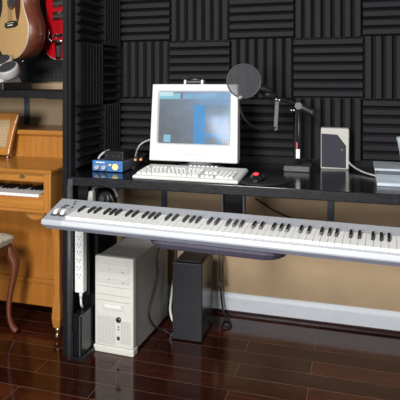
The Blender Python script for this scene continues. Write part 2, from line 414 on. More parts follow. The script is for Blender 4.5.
# ------------------------------------------------------------------ computer keyboard
TK = RZ((-.694, -.53, ZD), -.8) @ Matrix.Rotation(radians(5.0), 4, 'X')
KB = thing('computer_keyboard', (-.694, -.53, ZD), 'white computer keyboard lying in front of the monitor', 'keyboard')
m = MB(TK)
kw, kd = .236, .205
m.rings([[(-kw, -.105, 0), (kw, -.105, 0), (kw, .095, 0), (-kw, .095, 0)],
         [(-kw, -.108, .010), (kw, -.108, .010), (kw, .1, .010), (-kw, .1, .010)],
         [(-kw+.006, -.100, .017), (kw-.006, -.100, .017), (kw-.006, .094, .019), (-kw+.006, .094, .019)]], smooth=False)
T0 = TK.copy()
base = m.build('base', M['kbase'], KB, .004, 2)
base.location.z += .010
TKK = Matrix.Translation((0, 0, .010)) @ TK
u = .0189
def key(x, y, wd=1, dp=1):
    a = u*wd-.0022; d = u*dp-.0022
    mm = MB(TKK); z = .017; zt = .026
    mm.rings([[(x, y, z), (x+a, y, z), (x+a, y+d, z), (x, y+d, z)],
              [(x+.0022, y+.002, zt), (x+a-.0022, y+.002, zt), (x+a-.0022, y+d-.003, zt+.0005), (x+.0022, y+d-.003, zt+.0005)]], smooth=False)
    mm.build('key', M['kb'], KB)
rows = [[1.25, 1.25, 1.25, 6, 1.25, 1.25, 1.25, 1.5], [2.25]+[1]*10+[2.75], [1.75]+[1]*11+[2.25], [1.5]+[1]*12+[1.5], [1]*13+[2]]
nk = 0
for r, ws in enumerate(rows):
    x = -.222; y = -.090+r*.0193
    for wd in ws: key(x, y, wd); x += u*wd; nk += 1
x = -.222; y = -.090+5*.0193+.010
for i in range(13):
    key(x, y, 1, .8); x += u*(1.9 if i in (0, 4, 8) else 1)*.93; nk += 1
nx0 = -.222+15*u+.010
for i in range(3): key(nx0+i*u, -.090); key(nx0+i*u, -.090+3*.0193); key(nx0+i*u, -.090+4*.0193); nk += 3
key(nx0+u, -.090+.0193); nk += 1
px0 = nx0+3*u+.008
for r in range(5):
    for i in range(4):
        if r == 0 and i == 1: continue
        if i == 3 and r in (1, 3): continue
        key(px0+i*u, -.090+r*.0193, 2 if (r == 0 and i == 0) else 1, 2 if (i == 3 and r in (0, 2)) else 1); nk += 1
for i in range(7):
    MB(TKK).lathe([(.0075, 0), (.0075, .003), (.005, .005)], (-.03+i*.020, .089, .018), n=12, sy=.55).build('media_button', M['kb'], KB)
for x in (-.2, .2): MB(TK).box(x-.012, x+.012, .07, .084, -.006, .012).build('flip_foot', M['kbase'], KB)

# ------------------------------------------------------------------ blue preamp and the box on it
TP = RZ((-1.113, -.500, ZD+.004), -2.0) @ Matrix.Diagonal((1.09, 1.1, 1.02, 1))
PA = thing('preamp', (-1.113, -.42, ZD), 'blue-fronted preamp with two knobs and round meter on the desk left end', 'preamp')
MB(TP).box(-.068, .068, .006, .165, 0, .046).build('case', M['bluegrey'], PA, .003)
MB(TP).box(-.072, .072, -.006, .006, -.001, .048).build('front_panel', M['blue'], PA, .003)
for x in (-.045, -.012):
    k = MB(TP).lathe([(.012, 0), (.0115, .012), (.009, .015)], (x, -.006, .018), (0, -1, 0), 18).build('knob', M['silver'], PA)
    MB(TP).box(x-.001, x+.001, -.0225, -.0205, .020, .029).build('pointer', M['pcdark'], k)
k = MB(TP).lathe([(.017, 0), (.017, .003)], (.040, -.006, .022), (0, -1, 0), 24).build('meter_rim', M['bluegrey'], PA)
MB(TP).lathe([(.0145, 0), (.0145, .001)], (.040, -.0092, .022), (0, -1, 0), 24).build('meter_face', M['meter'], k)
MB(TP).box(-.055, -.012, -.0072, -.006, .037, .042).build('printed_strip', M['white'], PA)
for x in (.012, .017): MB(TP).lathe([(.0025, 0), (.0025, .004)], (x, -.006, .030), (0, -1, 0), 10).build('lamp', M['led'], PA)
for x in (-.055, .055):
    for y in (.02, .145): MB(TP).lathe([(.006, -.004), (.006, 0)], (x, y, 0), n=10).build('foot', M['rubber'], PA)
TB = RZ((-1.088, -.432, ZD+.0525), -4)
BX = thing('direct_box', (-1.088, -.432, ZD+.0525), 'small black box with three dots stacked on the blue preamp', 'audio box')
MB(TB).box(-.049, .049, -.05, .07, 0, .042).build('case', M['black'], BX, .003)
for x in (-.035, 0, .03): MB(TB).lathe([(.004, 0), (.004, .004)], (x, -.05, .02), (0, -1, 0), 12).build('jack', M['greysteel'], BX)
tag(MB().tube([(-1.172, -.48, ZD+.056), (-1.166, -.475, ZD+.070), (-1.152, -.46, ZD+.085), (-1.145, -.42, ZD+.090), (-1.145, -.37, ZD+.075)], .005, 8).build('audio_cable', M['greycable']),
    'pale short cable at left end of the small black box', 'cable')
tag(MB().tube([(-1.01, -.44, ZD+.013), (-1.01, -.39, ZD+.03), (-1.00, -.32, ZD+.06), (-1.03, -.20, ZD+.03), (-1.10, -.12, ZD+.012)], .010, 8).build('audio_cable', M['rubber']),
    'thick black cable bundle lying right of the blue preamp', 'cable')
for i, (x, y) in enumerate(((-1.012, -.40), (-.990, -.385))):
    tag(MB().lathe([(.004, 0), (.008, .004), (.008, .022), (.005, .028)], (x, y, ZD+.048), (.2, -.9, .1), 12).build('audio_plug', M['orange']),
        ['orange jack plug just right of the blue preamp', 'orange jack plug furthest right of the blue preamp'][i], 'plug', 'orange plugs by the preamp')
tag(MB().tube([(-1.10, -.22, ZD+.006), (-1.08, -.20, ZD+.09), (-1.02, -.16, ZD+.12), (-.97, -.15, ZD+.085), (-.93, -.14, ZD+.07)], .0045, 8).build('monitor_cable', M['greycable']),
    'pale grey cable looping behind the monitor left edge', 'cable')

# ------------------------------------------------------------------ mouse and pad
tag(MB().lathe([(.118, 0), (.120, .002), (.118, .005), (.105, .006)], (-.385, -.520, ZD+.0005), n=48).build('mouse_pad', M['rubber']),
    'round black mouse pad on the desk right of the keyboard', 'mouse pad')
MS = thing('computer_mouse', (-.398, -.525, ZD+.0065), 'black mouse with a glowing red top on the round pad', 'mouse')
rg = []
for i in range(9):
    t = i/8; y = -.595+.125*t; rr = max(.004, .032*sin(pi*min(max(t, .02), .98))**.45); hh = max(.003, .036*sin(pi*min(max(t*.9+.03, .02), .98))**.6)
    rg.append([(-.398+rr*cos(pi*k/10), y, ZD+.007+hh*sin(pi*k/10)) for k in range(11)])
MB().rings(rg).build('shell', M['blackgloss'], MS)
MB().lathe([(.0095, 0), (.0085, .002), (.005, .0035), (.001, .004)], (-.398, -.566, ZD+.0355), (0, -.35, 1), 18, 1.2, 1).build('light', M['red'], MS)

# ------------------------------------------------------------------ microphone stand
SX = -.258
ST = thing('microphone_stand', (SX, -.2, ZD), 'black desktop microphone stand with flat block base and boom', 'microphone stand')
MB().box(-.324, -.202, -.258, -.13, ZD, ZD+.027).build('base', M['greysteel'], ST, .004)
MB().tube([(SX, -.2, ZD+.027), (SX, -.2, 1.135)], .008, 12, 1).build('pole', M['black'], ST)
MB().tube([(SX-.02, -.195, ZD+.027), (SX-.018, -.195, .96), (SX-.012, -.2, 1.10)], .004, 8).build('boom_cable', M['rubber'], ST)
MB().box(SX-.012, SX+.006, -.214, -.209, .868, .912).build('white_tag', M['white'], ST)
MB().box(SX-.012, SX-.004, -.214, -.209, .914, .944).build('red_tag', M['redtag'], ST)
MB().tube([(SX+.075, -.22, 1.083), (SX+.02, -.20, 1.108), (SX-.01, -.20, 1.125)], [.016, .019, .014], 14).build('counterweight', M['black'], ST)
MB().lathe([(.017, -.02), (.02, -.01), (.02, .01), (.017, .02)], (SX, -.2, 1.118), (0, 1, 0), 16).build('clutch', M['black'], ST)
MB().tube([(SX, -.2, 1.122), (-.335, -.25, 1.150), (-.395, -.30, 1.175), (-.44, -.33, 1.195)], [.009, .009, .011, .008], 10).build('boom', M['black'], ST)
MB().box(-.375, -.352, -.288, -.268, 1.140, 1.172).build('clamp', M['blacksteel'], ST, .003)
MB().lathe([(.012, -.03), (.022, -.022), (.022, .022), (.012, .03)], (-.385, -.292, 1.172), (.8, .5, -.35), 14).build('boom_head', M['black'], ST)
for x, z in ((-.352, 1.150), (-.338, 1.148), (-.290, 1.098), (-.278, 1.098)):
    MB().lathe([(.0032, 0), (.0032, .006)], (x, -.285 if x < -.3 else -.222, z), (0, -1, 0), 10).build('screw', M['silver'], ST)
MI = thing('microphone', (-.405, -.30, 1.205), 'black microphone pointing left behind the round pop filter', 'microphone')
MB().tube([(-.372, -.300, 1.185), (-.40, -.31, 1.195), (-.43, -.32, 1.205)], [.014, .020, .022], 16, 3).build('body', M['black'], MI)
MB().lathe([(.022, 0), (.026, .006), (.027, .03), (.020, .045), (.004, .05)], (-.428, -.320, 1.204), (-.93, -.3, .3), 16).build('grille', M['blacksteel'], MI)
PF = thing('pop_filter', (-.43, -.52, 1.235), 'round dark mesh pop filter overlapping the monitor top right corner', 'pop filter')
pc = (-.4635, -.50, 1.2355); ax = (.35, -.93, .02)
MB().torus(pc, .0735, .0032, ax).build('hoop', M['greysteel'], PF)
MB().lathe([(.0725, -.0006), (.0725, .0006)], pc, ax, 40).build('mesh_disc', M['pop'], PF)
MB().lathe([(.008, -.006), (.008, .006)], (-.480, -.505, 1.165), ax, 12).build('clip', M['chrome'], PF)
MB().tube([(-.479, -.498, 1.163), (-.487, -.47, 1.125), (-.476, -.44, 1.075), (-.45, -.40, 1.035), (-.41, -.35, 1.013), (-.372, -.31, 1.012), (-.358, -.29, 1.020)], .0045, 10).build('gooseneck', M['black'], PF)
MB().poly_prism([(-.366, -.292, 1.005), (-.347, -.292, 1.005), (-.339, -.292, 1.142), (-.359, -.292, 1.142)], (0, .006, 0)).build('clamp_arm', M['greysteel'], PF, .002)

# ------------------------------------------------------------------ beige desk speaker
TS = RZ((-.094, -.125, ZD), 3)
SP = thing('desk_speaker', (-.106, -.12, ZD), 'beige desktop speaker with a dark grey clipped-corner grille', 'speaker')
sw, sh = .066, .198
m = MB(TS)
m.poly_prism([(-sw, 0, 0), (sw, 0, 0), (sw+.002, 0, sh-.004), (sw-.004, 0, sh), (-sw+.004, 0, sh+.002), (-sw, 0, sh-.004)], (0, .068, 0))
m.build('cabinet', M['spk'], SP, .006, 3)
MB(TS).poly_prism([(-sw+.004, 0, .010), (sw-.014, 0, .008), (sw-.014, 0, .116), (.012, 0, .168), (-sw+.004, 0, .172)], (0, -.006, 0)).build('grille', M['spkcloth'], SP, .003)
MB(TS).lathe([(.003, 0), (.003, .003)], (.034, -.006, .096), (0, -1, 0), 10).build('lamp', M['brass'], SP)
tag(MB().tube([(-.035, -.105, ZD+.045), (-.02, -.13, ZD+.028), (.01, -.19, ZD+.016), (.045, -.25, ZD+.010), (.09, -.31, ZD+.008)], .0042, 8).build('speaker_cable', M['greycable']),
    'pale cable running from the beige speaker to the silver device', 'cable')

# ------------------------------------------------------------------ silver device at the right end
SD = thing('desktop_device', (.23, -.40, ZD), 'silver-blue tabletop device with dark slot at the right edge of the desk', 'device')
MB().box(.085, .40, -.418, -.24, ZD, ZD+.034).build('body', M['silblue'], SD, .004)
MB().box(.090, .40, -.421, -.24, ZD+.034, ZD+.050).build('dark_slot', M['sildark'], SD)
m = MB(); m.hexa([(.078, -.43, ZD+.050), (.40, -.43, ZD+.050), (.40, -.235, ZD+.053), (.078, -.235, ZD+.053)], [(.078, -.43, ZD+.060), (.40, -.43, ZD+.060), (.40, -.235, ZD+.063), (.078, -.235, ZD+.063)])
m.build('lid', M['silblue'], SD, .003)
m = MB(); m.hexa([(.085, -.505, ZD), (.40, -.505, ZD), (.40, -.418, ZD), (.085, -.418, ZD)], [(.085, -.503, ZD+.014), (.40, -.503, ZD+.014), (.40, -.422, ZD+.036), (.080, -.422, ZD+.036)])
m.build('front_tray', M['silblue'], SD, .003)
MB().lathe([(.022, 0), (.024, .004), (.028, .05), (.038, .10), (.043, .118), (.041, .122), (.036, .10)], (.212, -.345, ZD+.0635), n=24).build('plastic_cup', M['frost'])
tag(bpy.data.objects['plastic_cup'], 'pale frosted cup standing on the silver device, cut by the frame', 'cup')

# ------------------------------------------------------------------ 88-key MIDI keyboard
ang = -3.5
TMK = RZ((-1.1985, -.762, 0), ang)
MK = thing('midi_keyboard', (-.55, -.87, .655), 'long silver 88-key electronic keyboard spanning in front of the desk', 'music keyboard')
LK = 1.385; U0 = .138; KW = .0235
zb, zf = .737, .699; dep = .201
m = MB(TMK)
# outer case as a lofted tray: section along depth (v, z)
m.rings([[(.010, -.010, .672), (LK, -.010, .672), (LK, -dep+.004, .676), (.050, -dep+.004, .676)],
         [(0, 0, .690), (LK, 0, .690), (LK, -dep, .680), (.042, -dep, .680)],
         [(0, 0, zb-.004), (LK, 0, zb-.004), (LK, -dep, zf-.004), (.042, -dep, zf-.004)],
         [(.004, -.003, zb), (LK, -.003, zb), (LK, -dep+.004, zf), (.044, -dep+.004, zf)]], smooth=False)
m.build('case', M['silver'], MK, .003)
m = MB(TMK); m.rings([[(.03, -.02, .663), (LK-.01, -.02, .663), (LK-.01, -dep+.012, .663), (.06, -dep+.012, .663)],
                      [(.008, -.006, .684), (LK, -.006, .684), (LK, -dep-.001, .679), (.046, -dep-.001, .679)]], smooth=False)
m.build('underside', M['silverd'], MK)
def zs(v): return zb+(zf-zb)*v/dep        # case surface height at depth v
MB(TMK).hexa([(U0-.004, -dep-.002, .683), (LK, -dep-.002, .683), (LK, -.177, .683), (U0-.004, -.177, .683)],
             [(U0-.004, -dep-.001, zf+.001), (LK, -dep-.001, zf+.001), (LK, -.177, zs(.177)+.001), (U0-.004, -.177, zs(.177)+.001)]).build('front_rail', M['silverlight'], MK, .002)
k0, k1 = .076, .180
x = U0; pat = [1, 0, 1, 1, 0, 1, 1]       # A B C D E F G: sharp after this key?
for i in range(52):
    a = x+i*KW+.0006; b = a+KW-.0012
    m = MB(TMK)
    m.hexa([(a, -k1, zs(k1)-.004), (b, -k1, zs(k1)-.004), (b, -k0, zs(k0)-.002), (a, -k0, zs(k0)-.002)],
           [(a, -k1, zs(k1)+.010), (b, -k1, zs(k1)+.010), (b, -k0, zs(k0)+.003), (a, -k0, zs(k0)+.003)])
    m.build('white_key', M['ivory'], MK, .0008, 1)
for i in range(51):
    if pat[i % 7]:
        c = x+(i+1)*KW; e = k0+.054
        off = {0: 0, 2: -.002, 3: .002, 5: -.0025, 6: 0.}.get(i % 7, 0); c += off
        m = MB(TMK)
        m.hexa([(c-.0055, -e, zs(e)+.004), (c+.0055, -e, zs(e)+.004), (c+.0055, -k0, zs(k0)+.002), (c-.0055, -k0, zs(k0)+.002)],
               [(c-.0045, -e+.008, zs(e)+.0175), (c+.0045, -e+.008, zs(e)+.0175), (c+.0045, -k0, zs(k0)+.0125), (c-.0045, -k0, zs(k0)+.0125)])
        m.build('black_key', M['ebony'], MK, .001, 1)
for xx in (.072, .104):
    w_ = MB(TMK).box(xx-.012, xx+.012, -.165, -.115, zs(.14)-.004, zs(.14)+.002).build('wheel_well', M['pcdark'], MK)
    MB(TMK).lathe([(.020, -.008), (.022, -.006), (.022, .006), (.020, .008)], (xx+.002, -.138, zs(.14)-.003), (1, 0, 0), 24).build('wheel', M['white'], w_)
for xx, vv in ((.066, .085), (.070, .068)): MB(TMK).box(xx-.010, xx+.010, -vv-.005, -vv+.005, zs(vv)-.002, zs(vv)+.003).build('button', M['pcdark'], MK, .001)
for xx, vv in ((.095, .052), (.104, .080), (.085, .030)): MB(TMK).lathe([(.005, -.002), (.005, .004)], (xx, -vv, zs(vv)), n=12).build('button', M['greysteel'], MK)

# ------------------------------------------------------------------ sliding tray under the MIDI keyboard
TR = thing('keyboard_tray', (-.47, -.85, .62), 'purple-grey padded tray arm holding the long keyboard, hung under the desk', 'keyboard tray')
m = MB()
def outline(z, g):
    pts = []
    for k in range(9):
        a = pi/2+pi*k/8*1.0
        pts.append((-.665-g+.07*cos(a)*1, -.882+(.100+g)*sin(a), z))
    for k in range(9):
        a = -pi/2+pi*k/8
        pts.append((-.290+g+.07*cos(a), -.908+(.095+g)*sin(a), z))
    return pts
m.rings([outline(.624, -.030), outline(.632, -.006), outline(.652, .004), outline(.6615, -.002)], smooth=False)
m.build('pad', M['padfab'], TR, .003)
m = MB(); m.box(-.548, -.462, -.52, -.50, .60, ZD-.0405); m.box(-.56, -.45, -.60, -.44, ZD-.0405-.008, ZD-.0405)
m.build('mount', M['blackgloss'], TR, .003)
for xx in (-.556, -.462): MB().box(xx, xx+.008, -.535, -.50, .60, ZD-.049).build('mount_cheek', M['bluesteel'], TR, .001)
m = MB(); m.hexa([(-.545, -.80, .612), (-.465, -.80, .612), (-.465, -.50, .60), (-.545, -.50, .60)], [(-.545, -.80, .625), (-.465, -.80, .625), (-.465, -.50, .625), (-.545, -.50, .625)])
m.build('arm', M['black'], TR, .002)
for xx in (-.56, -.40): MB().box(xx-.014, xx+.014, -.990, -.978, .650, .6618).build('clip', M['pcdark'], TR, .001)

# ------------------------------------------------------------------ beige tower
TPC = RZ((-1.1475, -.563, 0), -2.3)
PC = thing('desktop_computer', (-1.04, -.38, 0), 'beige tower computer standing on the floor under the long keyboard', 'computer')
pw, ph, pd = .194, .436, .42
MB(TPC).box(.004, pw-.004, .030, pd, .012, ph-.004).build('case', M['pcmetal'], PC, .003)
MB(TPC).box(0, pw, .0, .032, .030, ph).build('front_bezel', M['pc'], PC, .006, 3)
MB(TPC).box(-.004, pw+.004, -.006, .040, 0, .030).build('foot_bezel', M['pc'], PC, .004)
MB(TPC).box(.02, pw-.02, .10, pd-.03, 0, .012).build('feet', M['pcmetal'], PC)
for z0, z1 in ((.364, .407), (.318, .357)):
    d = MB(TPC).box(.014, .176, -.003, .004, z0, z1).build('drive_bay', M['bezel'], PC, .002)
    MB(TPC).box(.022, .168, -.0045, -.003, z1-.018, z1-.006).build('tray_door', M['pc'], d, .001)
    MB(TPC).box(.138, .152, -.005, -.003, z0+.007, z0+.012).build('eject_button', M['pcmetal'], d)
    MB(TPC).lathe([(.0035, 0), (.0035, .002)], (.076, -.003, z0+.016), (0, -1, 0), 10).build('disc_mark', M['pcmetal'], d)
f = MB(TPC).box(.040, .146, -.003, .004, .196, .226).build('floppy_drive', M['bezel'], PC, .002)
MB(TPC).box(.052, .134, -.0045, -.003, .206, .220).build('slot_door', M['white'], f)
for z in (.235, .262, .30): MB(TPC).box(.012, .180, -.0012, .002, z, z+.0022).build('seam', M['pcmetal'], PC)
MB(TPC).box(.012, .104, -.003, .004, .042, .166).build('vent_grille', M['pcvent'], PC, .002)
MB(TPC).box(.132, .180, -.003, .004, .050, .155).build('vent_grille', M['pcvent'], PC, .002)
k = MB(TPC).lathe([(.013, 0), (.013, .003)], (.122, -.001, .156), (0, -1, 0), 24).build('power_ring', M['pcdark'], PC)
MB(TPC).lathe([(.0095, 0), (.008, .004)], (.122, -.004, .156), (0, -1, 0), 20).build('power_button', M['chrome'], k)
for z in (.124, .112): MB(TPC).box(.119, .125, -.003, 0, z-.0025, z+.0025).build('lamp', M['pcdark'], PC)
MB(TPC).box(.114, .128, -.003, 0, .064, .080).build('reset_button', M['pcdark'], PC, .001)

# ------------------------------------------------------------------ black tower
TT = RZ((-.838, -.372, 0), 1.5)
BT = thing('desktop_computer', (-.76, -.26, 0), 'slim black tower computer standing on the floor under the tray', 'computer')
tw, th_, td = .147, .372, .235
MB(TT).box(.003, tw-.003, .012, td, .008, th_-.004).build('case', M['blackgloss'], BT, .004)
MB(TT).box(0, tw, 0, .014, .004, th_).build('front_panel', M['tower'], BT, .004)
MB(TT).hexa([(.042, -.0012, .306), (tw-.034, -.0012, .306), (tw-.034, .004, .306), (.042, .004, .306)], [(.030, -.0012, .320), (tw-.022, -.0012, .320), (tw-.022, .004, .320), (.030, .004, .320)]).build('handle_recess', M['black'], BT)
MB(TT).box(.015, tw-.015, .03, td-.02, th_-.004, th_+.002).build('top_panel', M['black'], BT, .002)
MB(TT).box(.012, tw-.012, .02, td-.02, 0, .008).build('foot', M['rubber'], BT)
# ------------------------------------------------------------------ power strip and its plug lead
PS = thing('power_strip', (-1.181, -.612, .28), 'long white power strip fixed upright below the desk beside the leg', 'power strip')
MB().box(-1.203, -1.161, -.648, -.6125, .290, .665).build('body', M['white'], PS, .004)
for i in range(9):
    z = .640-.034*i
    k = MB().box(-1.194, -1.168, -.6495, -.648, z-.012, z+.012).build('outlet', M['ivory'], PS, .001)
    m = MB(); m.box(-1.189, -1.186, -.6503, -.6495, z, z+.008); m.box(-1.176, -1.173, -.6503, -.6495, z, z+.008); m.box(-1.183, -1.179, -.6503, -.6495, z-.009, z-.004)
    m.build('slots', M['pcdark'], k)
MB().tube([(-1.181, -.63, .290), (-1.181, -.632, .262)], [.009, .006], 10, 1).build('strain_relief', M['white'], PS)
MB().tube([(-1.181, -.632, .261), (-1.179, -.632, .235), (-1.184, -.615, .217), (-1.19, -.60, .2085)], .005, 8).build('cord', M['white'], PS)

# ------------------------------------------------------------------ black upright box in a stand beside the desk leg
MD = thing('upright_box', (-1.21, -.63, 0), 'black upright box on a flat base beneath the power strip', 'box')
MB().hexa([(-1.203, -.680, 0), (-1.150, -.680, 0), (-1.140, -.55, 0), (-1.203, -.55, 0)], [(-1.202, -.677, .018), (-1.154, -.677, .018), (-1.144, -.55, .018), (-1.202, -.55, .018)]).build('base', M['blackgloss'], MD, .003)
MB().box(-1.202, -1.158, -.668, -.55, .018, .202).build('casing', M['blackgloss'], MD, .004)
MB().box(-1.168, -1.163, -.671, -.668, .020, .195).build('trim_strip', M['greysteel'], MD)
MB().box(-1.2025, -1.197, -.677, -.669, .018, .120).build('bracket', M['black'], MD, .002)

# ------------------------------------------------------------------ cables under the desk
cab = [
 ([(-1.02, -.20, .441), (-.985, -.23, .452), (-.955, -.25, .447), (-.930, -.28, .43), (-.931, -.335, .382), (-.931, -.320, .28), (-.934, -.375, .20), (-.937, -.418, .13), (-.930, -.37, .055), (-.900, -.33, .020), (-.865, -.33, .008)], .0045, 'rubber', 'power_cable', 'black power cable trailing down the right side of the beige tower'),
 ([(-1.13, -.25, .442), (-1.09, -.25, .450), (-1.05, -.235, .443), (-1.00, -.25, .450), (-.975, -.24, .443)], .007, 'greycable', 'data_cable', 'grey cable lying across the back of the beige tower top'),
 ([(-1.15, -.225, .443), (-1.11, -.21, .456), (-1.06, -.20, .445), (-1.03, -.20, .452), (-1.02, -.17, .443)], .005, 'rubber', 'data_cable', 'black cable curled on the back of the beige tower top'),
 ([(-.885, -.10, .52), (-.886, -.14, .44), (-.892, -.16, .30), (-.89, -.17, .12), (-.88, -.19, .02), (-.86, -.17, .006)], .0045, 'rubber', 'power_cable', 'black cable hanging left of the black tower'),
 ([(-.915, -.13, .19), (-.915, -.16, .13), (-.905, -.21, .07), (-.880, -.24, .03), (-.862, -.22, .012)], .007, 'white', 'data_cable', 'white cable loop low between the two towers'),
 ([(-.714, -.11, .374), (-.70, -.11, .378), (-.682, -.10, .350), (-.666, -.10, .284), (-.666, -.10, .20)], .0045, 'greysteel', 'power_cable', 'dark cable arching off the back of the black tower'),
 ([(-.690, -.06, .42), (-.684, -.06, .34), (-.680, -.06, .21), (-.675, -.06, .11), (-.660, -.07, .03), (-.625, -.10, .008), (-.60, -.16, .008), (-.63, -.20, .008)], .0055, 'rubber', 'power_cable', 'black cable falling to the floor right of the black tower'),
 ([(-.5027, -.015, .6195), (-.4605, -.012, .596), (-.4135, -.012, .568), (-.3463, -.012, .5415), (-.27, -.012, .521), (-.15, -.012, .51)], .0035, 'rubber', 'data_cable', 'thin black cable sagging across the wall under the desk'),
 ([(-1.03, -.60, .745), (-1.01, -.58, .752), (-.97, -.57, .760), (-.94, -.57, .768)], .004, 'rubber', 'audio_cable', 'thin black cable under the desk right of the headphones'),
]
for pts, r, mm, nm, lb in cab:
    tag(MB().tube(pts, r, 8).build(nm, M[mm]), lb, 'cable')
PL = thing('power_plug', (-.885, -.11, .49), 'pale grey plug hanging beside the black tower top', 'plug')
MB().tube([(-.905, -.12, .425), (-.890, -.13, .425)], [.014, .012], 10, 1).build('shell', M['greycable'], PL)
MB().tube([(-.89, -.13, .425), (-.865, -.14, .415), (-.855, -.15, .43)], .008, 8).build('grip', M['rubber'], PL)
PL2 = thing('power_plug', (-.666, -.10, .17), 'dark plug on the cable end right of the black tower', 'plug')
MB().tube([(-.666, -.10, .199), (-.666, -.10, .165)], [.008, .012], 10, 1).build('shell', M['greysteel'], PL2)

# ------------------------------------------------------------------ headphones hung under the desk
HP = thing('headphones', (-1.08, -.60, .70), 'grey and black headphones hanging below the blue preamp under the desk', 'headphones')
MB().tube([(-1.128, -.625, .705), (-1.123, -.62, .755), (-1.088, -.61, .768), (-1.038, -.60, .760), (-1.013, -.60, .715)], .010, 10).build('headband', M['greysteel'], HP)
MB().hexa([(-1.143, -.655, .672), (-1.110, -.655, .672), (-1.110, -.618, .672), (-1.143, -.618, .672)], [(-1.134, -.650, .748), (-1.114, -.650, .748), (-1.114, -.620, .748), (-1.134, -.620, .748)]).build('ear_cup', M['gadget'], HP, .006, 3)
MB().lathe([(.030, 0), (.036, .008), (.036, .026), (.028, .034)], (-1.063, -.60, .705), (-.3, -.9, .2), 20).build('ear_cup', M['black'], HP)
MB().lathe([(.014, 0), (.014, .006)], (-1.074, -.633, .712), (-.3, -.9, .2), 14).build('cup_badge', M['greysteel'], HP)
MB().tube([(-1.063, -.61, .74), (-1.038, -.62, .725), (-1.023, -.62, .69)], .008, 8).build('yoke', M['black'], HP)

# ------------------------------------------------------------------ piano
PX = -1.330
PN = thing('upright_piano', (-2.0, -.3, 0), 'honey-brown upright spinet piano with open keys at the left edge', 'piano')
XL = -2.75
MB().box(XL, PX-.03, -.335, -.02, .955, .979).build('lid', M['oak'], PN, .004)
MB().box(XL, PX-.035, -.310, -.292, .820, .955).build('upper_panel', M['oakv'], PN)
MB().box(XL, PX-.035, -.292, -.02, .10, .955).build('case', M['oakd'], PN)
MB().hexa([(XL, -.622, .806), (PX-.008, -.622, .806), (PX-.008, -.300, .820), (XL, -.300, .820)], [(XL, -.628, .824), (PX-.008, -.628, .824), (PX-.008, -.300, .836), (XL, -.300, .836)]).build('music_shelf', M['oak'], PN, .004)
MB().hexa([(XL, -.592, .762), (PX-.052, -.592, .762), (PX-.052, -.565, .762), (XL, -.565, .762)], [(XL, -.592, .808), (PX-.052, -.592, .808), (PX-.052, -.56, .808), (XL, -.56, .808)]).build('fallboard', M['oak'], PN, .002)
k = MB().lathe([(.010, 0), (.010, .003)], (-1.512, -.592, .785), (0, -1, 0), 16, 1.5, .8).build('lock', M['brass'], PN)
MB().box(XL, PX-.03, -.612, -.30, .622, .668).build('keybed', M['oak'], PN, .004)
MB().box(XL, PX-.052, -.618, -.602, .640, .694).build('key_slip', M['oak'], PN, .003)
m = MB(); m.poly_prism([(PX-.052, y, z) for y, z in [(-.618, .625), (-.618, .806), (-.30, .82), (-.30, .625)]], (.038, 0, 0))
m.build('cheek', M['oakv'], PN, .004)
MB().box(PX-.090, PX-.052, -.598, -.44, .668, .706).build('key_block', M['oak'], PN, .003)
xk = PX-.0915
for i in range(22):
    b = xk-.0235*i; a = b-.0225
    MB().box(a, b, -.596, -.44, .680, .7045).build('white_key', M['ivory'], PN, .001, 1)
for i in range(1, 22):                      # boundary i between key i-1 and key i counted from the right (C B A G F E D)
    if i % 7 in (2, 3, 4, 6, 0):
        c = xk-.0235*i+.0005
        m = MB(); m.hexa([(c-.0060, -.515, .7045), (c+.0060, -.515, .7045), (c+.0060, -.44, .7045), (c-.0060, -.44, .7045)], [(c-.0045, -.506, .717), (c+.0045, -.506, .717), (c+.0045, -.44, .717), (c-.0045, -.44, .717)])
        m.build('black_key', M['ebony'], PN, .001, 1)
MB().box(XL, PX-.045, -.380, -.292, .215, .622).build('lower_panel', M['oakd'], PN)
MB().box(XL, PX-.045, -.396, -.380, .200, .226).build('moulding', M['oakd'], PN, .006, 3)
MB().box(XL, PX-.045, -.388, -.292, .085, .200).build('bottom_rail', M['oakd'], PN, .003)
# front leg with scroll bracket
lx = -1.368
def sec(x0, x1, y0, y1, z): return [(x0, y0, z), (x1, y0, z), (x1, y1, z), (x0, y1, z)]
m = MB()
m.rings([sec(lx-.018, lx+.018, -.532, -.496, .055), sec(lx-.024, lx+.024, -.538, -.490, .10), sec(lx-.021, lx+.023, -.536, -.492, .15), sec(lx-.015, lx+.016, -.530, -.498, .22),
         sec(lx-.017, lx+.016, -.530, -.497, .36), sec(lx-.022, lx+.018, -.535, -.495, .50), sec(lx-.032, lx+.022, -.545, -.49, .58), sec(lx-.045, lx+.024, -.555, -.49, .622)], smooth=False)
m.build('leg', M['oakv'], PN, .007, 3)
m = MB(); pts = []
for k in range(13):
    a = pi+pi*k/12*1.0
    pts.append((-1.455+.055*cos(a), -.575, .622+.045*sin(a)))
m.poly_prism(pts, (0, .06, 0)); m.build('scroll_bracket', M['oak'], PN, .004)
cs = MB().lathe([(.017, -.007), (.017, .007)], (lx, -.512, .018), (1, 0, 0), 20).build('caster', M['brass'], PN)
m = MB(); m.lathe([(.012, .0), (.014, .02)], (lx, -.514, .036), n=14); m.build('caster_cup', M['brass'], cs)
